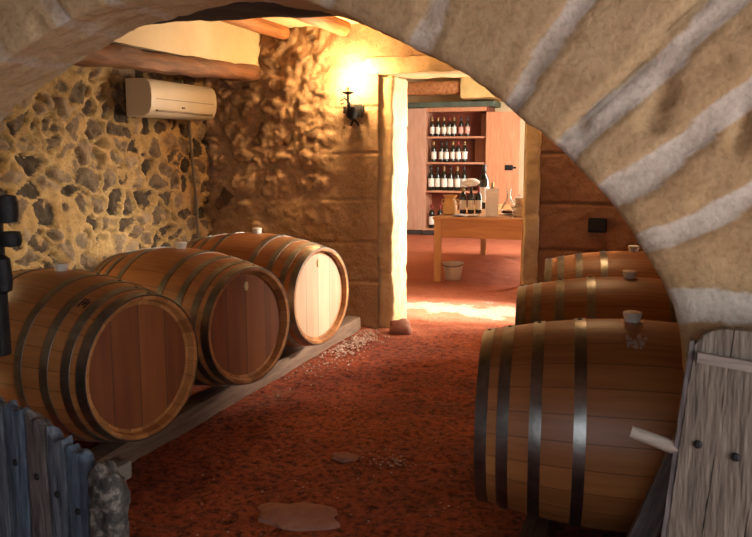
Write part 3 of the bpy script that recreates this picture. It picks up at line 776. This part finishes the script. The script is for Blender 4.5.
# wine cabinet
CY = 12.0
cb = empty('wine_cabinet', (-3.0, CY, 0), 0, 'tall open wine cabinet with shelves of bottles in the far room', 'cabinet')
CX0, CX1 = -.44, .50                                    # inner opening, local
MB().box((CX0 - .04, .40, .06), (CX1 + .04, .43, 1.95)).build('back_panel', M['cab_in'], cb)
MB().bbox((CX0 - .04, .0, .06), (CX0, .40, 1.95), .004).build('side_panel', M['shelf'], cb)
MB().bbox((CX1, .0, .06), (CX1 + .04, .40, 1.95), .004).build('side_panel', M['cab_in'], cb)
MB().bbox((CX0, .0, 1.885), (CX1, .40, 1.95), .004).build('top_panel', M['door_wood'], cb)
SH = [.10, .69, 1.125, 1.515]
for z in SH: MB().bbox((CX0, .0, z - .03), (CX1, .39, z), .004).build('shelf', M['shelf'], cb)
MB().bbox((.27, .30, SH[2] + .001), (.44, .36, 1.48), .004).build('inner_panel', M['door_wood'], cb)
MB().bbox((.36, .30, SH[3] + .001), (.46, .36, 1.86), .004).build('inner_panel', M['door_wood'], cb)
MB().bbox((-.88, -.05, 1.95), (.63, .45, 2.03), .015).build('cornice', M['green'], cb)
MB().bbox((CX0 - .05, -.02, .0), (CX1 + .05, .43, .06), .006).build('plinth', M['plinth'], cb)
ld = MB().bbox((-.80, -.035, .075), (CX0 + .012, -.004, 1.94), .006).build('door', M['door_pale'], cb)
ld['label'] = 'pale limed door'
MB().bbox((-.74, -.039, .2), (CX0 - .05, -.034, 1.82), .002).build('door_panel', M['door_pale'], ld)
rd = MB().bbox((CX1 + .005, -.035, .075), (1.01, -.004, 1.87), .006).build('door', M['door_wood'], cb)
MB().bbox((.80, -.05, 1.01), (.92, -.034, 1.09), .01).lathe([(.014, 0), (.014, .05)], 10, 'x', (.92, -.04, 1.05)).build('latch', M['iron'], rd)
MB().bbox((-.80, -.03, .0), (CX0 - .055, .02, .07), .004).build('door_rest', M['plinth'], cb)

# bottles
def bottle_meshes():
    g = MB().lathe([(.030, 0), (.037, .006), (.0375, .02), (.0375, .185), (.034, .205), (.018, .232), (.0145, .245), (.0140, .290), (.016, .291), (.016, .300)], 20).mesh('glass_body')
    lb = MB().lathe([(.0379, .045), (.0385, .047), (.0385, .148), (.0379, .150)], 20, closed=False).mesh('paper_label')
    cp = MB().lathe([(.0150, .243), (.0158, .244), (.0165, .302), (.012, .304)], 16).mesh('foil_capsule')
    return g, lb, cp
G_, LB_, CP_ = bottle_meshes()
for me in (G_, LB_, CP_):
    for p in me.polygons: p.use_smooth = True
G_.materials.append(M['bottle']); LB_.materials.append(M['label']); CP_.materials.append(M['caps'])
def proto_bottle(m_label, m_cap):
    r = bpy.data.objects.new('wine_bottle', None); COL.objects.link(r); r.empty_display_size = .05
    g, l, c = [bpy.data.objects.new(n, m) for n, m in (('glass_body', G_), ('paper_label', LB_), ('foil_capsule', CP_))]
    for o, mm in ((g, None), (l, m_label), (c, m_cap)):
        COL.objects.link(o); o.parent = r
        if mm is not None:
            o.material_slots[0].link = 'OBJECT'; o.material_slots[0].material = mm
    return r
protos = [(proto_bottle(M['label'], M['caps']), 'cream label'), (proto_bottle(M['label'], M['caps_red']), 'cream label and red capsule'), (proto_bottle(M['label_red'], M['caps_black']), 'pinkish label'), (proto_bottle(M['label'], M['caps_black']), 'cream label and black capsule')]
usedp = set()
ordn = ['first', 'second', 'third', 'fourth', 'fifth', 'sixth', 'seventh']
def put_bottle(kind, loc, label, group, s=1.0, rot=(0, 0, 0)):
    p = protos[kind][0]
    if kind not in usedp: usedp.add(kind); r = p
    else: r = copy_tree(p)
    r.location = loc; r.rotation_euler = rot; r.scale = (s, s, s)
    tag(r, label, 'bottle', group); return r
rows = [('top shelf', SH[3], .96, (-3.365, -3.277, -3.178, -3.094, -3.018, -2.914, -2.811), (0, 0, 0, 1, 0, 2, 2)),
        ('middle shelf', SH[2], 1.05, (-3.335, -3.215, -3.135, -3.035, -2.945, -2.850), (0, 3, 3, 0, 1, 0)),
        ('third shelf', SH[1], 1.22, (-3.375, -3.275, -3.165, -3.065, -2.955, -2.853), (3, 3, 0, 3, 0, 3)),
        ('bottom shelf', SH[0], 1.2, (-3.36, -3.23), (1, 1))]
for nm, z, s, xs2, kk in rows:
    for i, (bx, k) in enumerate(zip(xs2, kk)):
        put_bottle(k, (bx, CY + .10 + .02 * (i % 2), z + .001), 'dark bottle with %s, %s on cabinet\'s %s from pale door' % (protos[k][1], ordn[i], nm), 'wine bottles on the cabinet\'s %s' % nm, s)

# table and what stands on it
TZ = .645
tb = empty('tasting_table', (-1.62, 8.68, 0), 0, 'long oak tasting table with bottles on it in the far room', 'table')
x0, x1, y0, y1 = -.46, .46, -1.10, 1.15
MB().bbox((x0 - .012, y0 - .015, TZ - .028), (x1 + .012, y1 + .015, TZ), .006).build('tabletop', M['table'], tb)
for lo, hi in (((x0 + .055, y0 + .008, TZ - .20), (x1 - .055, y0 + .035, TZ - .029)), ((x0 + .055, y1 - .035, TZ - .20), (x1 - .055, y1 - .008, TZ - .029)), ((x0 + .008, y0 + .055, TZ - .20), (x0 + .035, y1 - .055, TZ - .029)), ((x1 - .035, y0 + .055, TZ - .20), (x1 - .008, y1 - .055, TZ - .029))):
    MB().bbox(lo, hi, .003).build('apron', M['table'], tb)
for lx in (x0, x1 - .065):
    for ly in (y0, y1 - .065):
        MB().bbox((lx, ly, 0), (lx + .065, ly + .065, TZ - .029), .005).build('leg', M['table_leg'], tb)
# brass-tan jar
jr = empty('ceramic_jar', (-1.99, 7.86, TZ + .001), 0, 'tan glazed jar with a flared rim at the table corner', 'jar')
MB().lathe([(.050, 0), (.066, .01), (.074, .06), (.070, .11), (.056, .15), (.050, .165), (.072, .195), (.074, .20), (.066, .20), (.046, .166), (.046, .04), (.001, .03)], 28).build('jar_body', M['pot'], jr, smooth=True)
for sg in (-1, 1): MB().tube([(sg * .052, 0, .16), (sg * .085, 0, .15), (sg * .088, 0, .12), (sg * .068, 0, .10)], .007, 8).build('handle', M['pot'], jr, smooth=True)
GT = 'bottles on the tasting table'
put_bottle(0, (-1.915, 8.10, TZ + .001), 'dark bottle with cream label on the table beside the tan jar', GT, .92)
put_bottle(3, (-1.835, 8.12, TZ + .001), 'dark bottle with cream label on the table, between the jar-side bottle and its thin neighbour', GT, .90)
put_bottle(1, (-1.765, 8.16, TZ + .001), 'dark bottle with cream label and red capsule on the table near the white carton', GT, .90)
put_bottle(3, (-1.86, 8.86, TZ + .001), 'tallest dark bottle with white label rising behind the other table bottles', GT, 1.62)
put_bottle(0, (-1.70, 8.55, TZ + .001), 'dark bottle with cream label half hidden behind the white carton', GT, 1.0)
nk = rock('napkin', M['white'], (-1.84, 8.12, TZ + .315), (.085, .055, .040), 23); tag(nk, 'crumpled white napkin lying across the tops of the table bottles', 'napkin')
# open brochure, carton, decanter, glasses, boxes
bro = empty('open_brochure', (-1.80, 7.76, TZ + .001), .1, 'open white printed brochure lying on the table edge by the jar', 'brochure')
for sg in (-1, 1):
    b = MB(); n = 8; v = []
    for i in range(n + 1):
        t_ = i / n; v += [(sg * t_ * .13, -.08, .004 + .012 * math.sin(PI * t_)), (sg * t_ * .13, .08, .004 + .012 * math.sin(PI * t_)), (sg * t_ * .13, -.08, .0 + .010 * math.sin(PI * t_)), (sg * t_ * .13, .08, .0 + .010 * math.sin(PI * t_))]
    f = []
    for i in range(n):
        q = i * 4; f += [(q, q + 4, q + 5, q + 1), (q + 2, q + 3, q + 7, q + 6), (q, q + 2, q + 6, q + 4), (q + 1, q + 5, q + 7, q + 3)]
    f += [(0, 1, 3, 2), (n * 4, n * 4 + 2, n * 4 + 3, n * 4 + 1)]
    b.add(v, f).build('page', M['print'] if sg < 0 else M['white'], bro)
ct = empty('white_carton', (-1.565, 7.86, TZ + .001), .25, 'bright white carton standing on the middle of the table front', 'carton')
MB().bbox((-.062, -.05, 0), (.062, .05, .235), .003).build('carton_body', M['white'], ct)
MB().add([(-.062, -.05, .234), (.062, -.05, .234), (.062, -.012, .272), (-.062, -.012, .272), (-.062, .05, .234), (.062, .05, .234), (.062, -.008, .272), (-.062, -.008, .272)], [(0, 1, 2, 3), (5, 4, 7, 6), (3, 2, 6, 7), (0, 3, 7, 4), (1, 5, 6, 2), (0, 4, 5, 1)]).build('folded_flap', M['white'], ct)
dc = empty('wine_decanter', (-1.43, 8.05, TZ + .001), 0, 'clear glass decanter with a little red wine behind the white carton', 'decanter')
MB().lathe([(.045, 0), (.075, .012), (.085, .05), (.065, .10), (.028, .15), (.020, .20), (.030, .262), (.027, .262), (.017, .20), (.024, .15), (.061, .10), (.081, .05), (.071, .016), (.001, .008)], 28).build('glass_body', M['clear'], dc, smooth=True)
MB().lathe([(.001, .010), (.069, .018), (.0795, .044), (.001, .044)], 24).build('wine', M['wine'], dc, smooth=True)
gl = None
def wine_glass(loc, label):
    global gl
    if gl is None:
        gl = empty('wine_glass', loc, 0, label, 'glass', 'wine glasses on the tasting table')
        MB().lathe([(.034, 0), (.033, .003), (.006, .006), (.004, .01), (.004, .07), (.012, .08), (.032, .105), (.036, .13), (.030, .175), (.0285, .175), (.034, .13), (.030, .107), (.01, .085), (.001, .083)], 22).build('bowl_and_stem', M['clear'], gl, smooth=True); return
    g = copy_tree(gl); g.location = loc; g['label'] = label
wine_glass((-1.345, 7.80, TZ + .001), 'clear wine glass in front of the decanter')
wine_glass((-1.40, 8.62, TZ + .001), 'clear wine glass farther back behind the decanter')
for i, (bx, by, z, w, h, lb) in enumerate(((-1.265, 7.92, TZ + .001, .085, .105, 'tan woven box under its twin at the far end of the table front'), (-1.262, 7.92, TZ + .108, .080, .085, 'tan woven box with white lid stacked on top of its twin'))):
    r = empty('woven_box', (bx, by, z), .08 * i, lb, 'box', 'stacked woven boxes')
    MB().lathe([(w * .9, 0), (w, .01), (w * 1.02, h * .8), (w * .98, h * .82)], 24).build('box_body', M['tan_box'], r, smooth=True, auto=40)
    MB().lathe([(w * 1.02, h * .82), (w * 1.05, h * .84), (w * 1.03, h - .002), (w * .2, h)], 24).build('box_lid', M['white'] if i else M['tan_box'], r, smooth=True, auto=40)
# bucket under the table
bk = empty('bucket', (-1.93, 7.78, 0), 0, 'dented off-white bucket standing on the red floor under the table', 'bucket')
MB().lathe([(.070, .0), (.075, .004), (.098, .150), (.106, .165), (.108, .172), (.100, .174), (.094, .150), (.070, .012), (.001, .010)], 28).build('bucket_body', M['bucket'], bk, smooth=True, auto=50)
MB().tube([(.104 * math.cos(a), .104 * math.sin(a) , .165 + .0) if False else (.104 * math.cos(a), -.03 - .085 * math.sin(a), .163 - .02 * math.sin(a)) for a in np.linspace(0, PI, 13)], .004, 8).build('handle', M['iron'], bk, smooth=True)

# ------------------------------------------------------------------ light
W = bpy.data.worlds.new('world'); S.world = W; W.use_nodes = True
bg = W.node_tree.nodes['Background']; bg.inputs[0].default_value = (.86, .93, 1.0, 1); bg.inputs[1].default_value = 1.3
def lamp(name, kind, loc, energy, col, **kw):
    d = bpy.data.lights.new(name, kind); d.energy = energy; d.color = col
    for k, v in kw.items(): setattr(d, k, v)
    o = bpy.data.objects.new(name, d); COL.objects.link(o); o.location = loc; return o
def aim(o, to):
    o.rotation_euler = (Vector(to) - o.location).to_track_quat('-Z', 'Y').to_euler()
lamp('sconce_light', 'POINT', (-2.065, BW - .15, 1.77), 54, (1, .62, .29), shadow_soft_size=.04)
o = lamp('lamp_in_the_corner', 'POINT', (-3.02, 2.72, .85), 10, (1, .72, .36), shadow_soft_size=.05)
lamp('low_lamp_in_the_corner', 'POINT', (-2.72, 2.36, .30), 4.5, (1, .58, .22), shadow_soft_size=.05)
sun = lamp('sun', 'SUN', (3, 6, 4), 16.0, (1, .93, .82), angle=math.radians(7)); aim(sun, (3 - 1.0, 6 - .10, 4 - .95))
lamp('ceiling_lamp_light', 'POINT', (-.42, 5.0, 2.03), 11, (1, .64, .34), shadow_soft_size=.08)
o = lamp('barrel_head_fill', 'AREA', (.66, 5.05, 1.45), 17, (1, .93, .84), shape='RECTANGLE', size=.35, size_y=.5, spread=math.radians(42)); aim(o, (-1.85, 4.45, .45))  # added fill lamp for the pale barrel head; no window stands here
o = lamp('yard_door_daylight', 'AREA', (FXR + .15, (D0 + D1) / 2, 1.05), 120, (1, .88, .70), shape='RECTANGLE', size=1.7, size_y=.8, spread=math.radians(100)); aim(o, (-2.2, 5.35, .9))
o = lamp('window_daylight', 'AREA', (FXR + .05, (W0 + W1) / 2 + .3, 1.45), 400, (1, .93, .86), shape='RECTANGLE', size=1.2, size_y=3.0); aim(o, (-3, 10.6, .8))
o = lamp('right_daylight', 'AREA', (2.0, .35, .75), 46, (.90, .95, 1.0), shape='RECTANGLE', size=1.8, size_y=1.4); aim(o, (0, 1.6, .8))  # added area light standing in for open sky on the right
o = lamp('rear_daylight', 'AREA', (-.1, -2.45, 1.1), 20, (.78, .88, 1.0), shape='RECTANGLE', size=1.3, size_y=1.9); aim(o, (-.1, 2.0, .9))  # added area light standing in for sky behind the camera

# unseen porch added to shape the daylight: open on the right, gap behind
pr = MB().box((-3.4, -2.8, 2.9), (2.6, 1.94, 3.1)).box((-3.6, -2.8, -.05), (-3.4, 1.94, 3.1))
pr.box((-3.4, -2.8, -.05), (-.8, -2.6, 3.0)).box((.6, -2.8, -.05), (2.6, -2.6, 3.0)).box((-.8, -2.8, 2.2), (.6, -2.6, 3.0)).box((2.2, -2.8, 2.0), (2.6, 1.94, 3.0))
struct(pr.build('added_porch', M['redstone']))

# ------------------------------------------------------------------ camera
cam = bpy.data.cameras.new('camera'); co = bpy.data.objects.new('camera', cam); COL.objects.link(co)
cam.sensor_width = 36; cam.lens = 36 * 800 / 752
co.location = (0, 0, 1.2625); co.rotation_euler = (math.radians(90 - 8.2056), 0, math.radians(19.5))
cam.clip_start = .02
cam.dof.use_dof = True; cam.dof.focus_distance = 5.0; cam.dof.aperture_fstop = 9
S.camera = co
S.view_settings.view_transform = 'Standard'; S.view_settings.look = 'None'; S.view_settings.gamma = 1
S.view_settings.exposure = 0.0
try: S.view_settings.use_curve_mapping = False
except Exception: pass
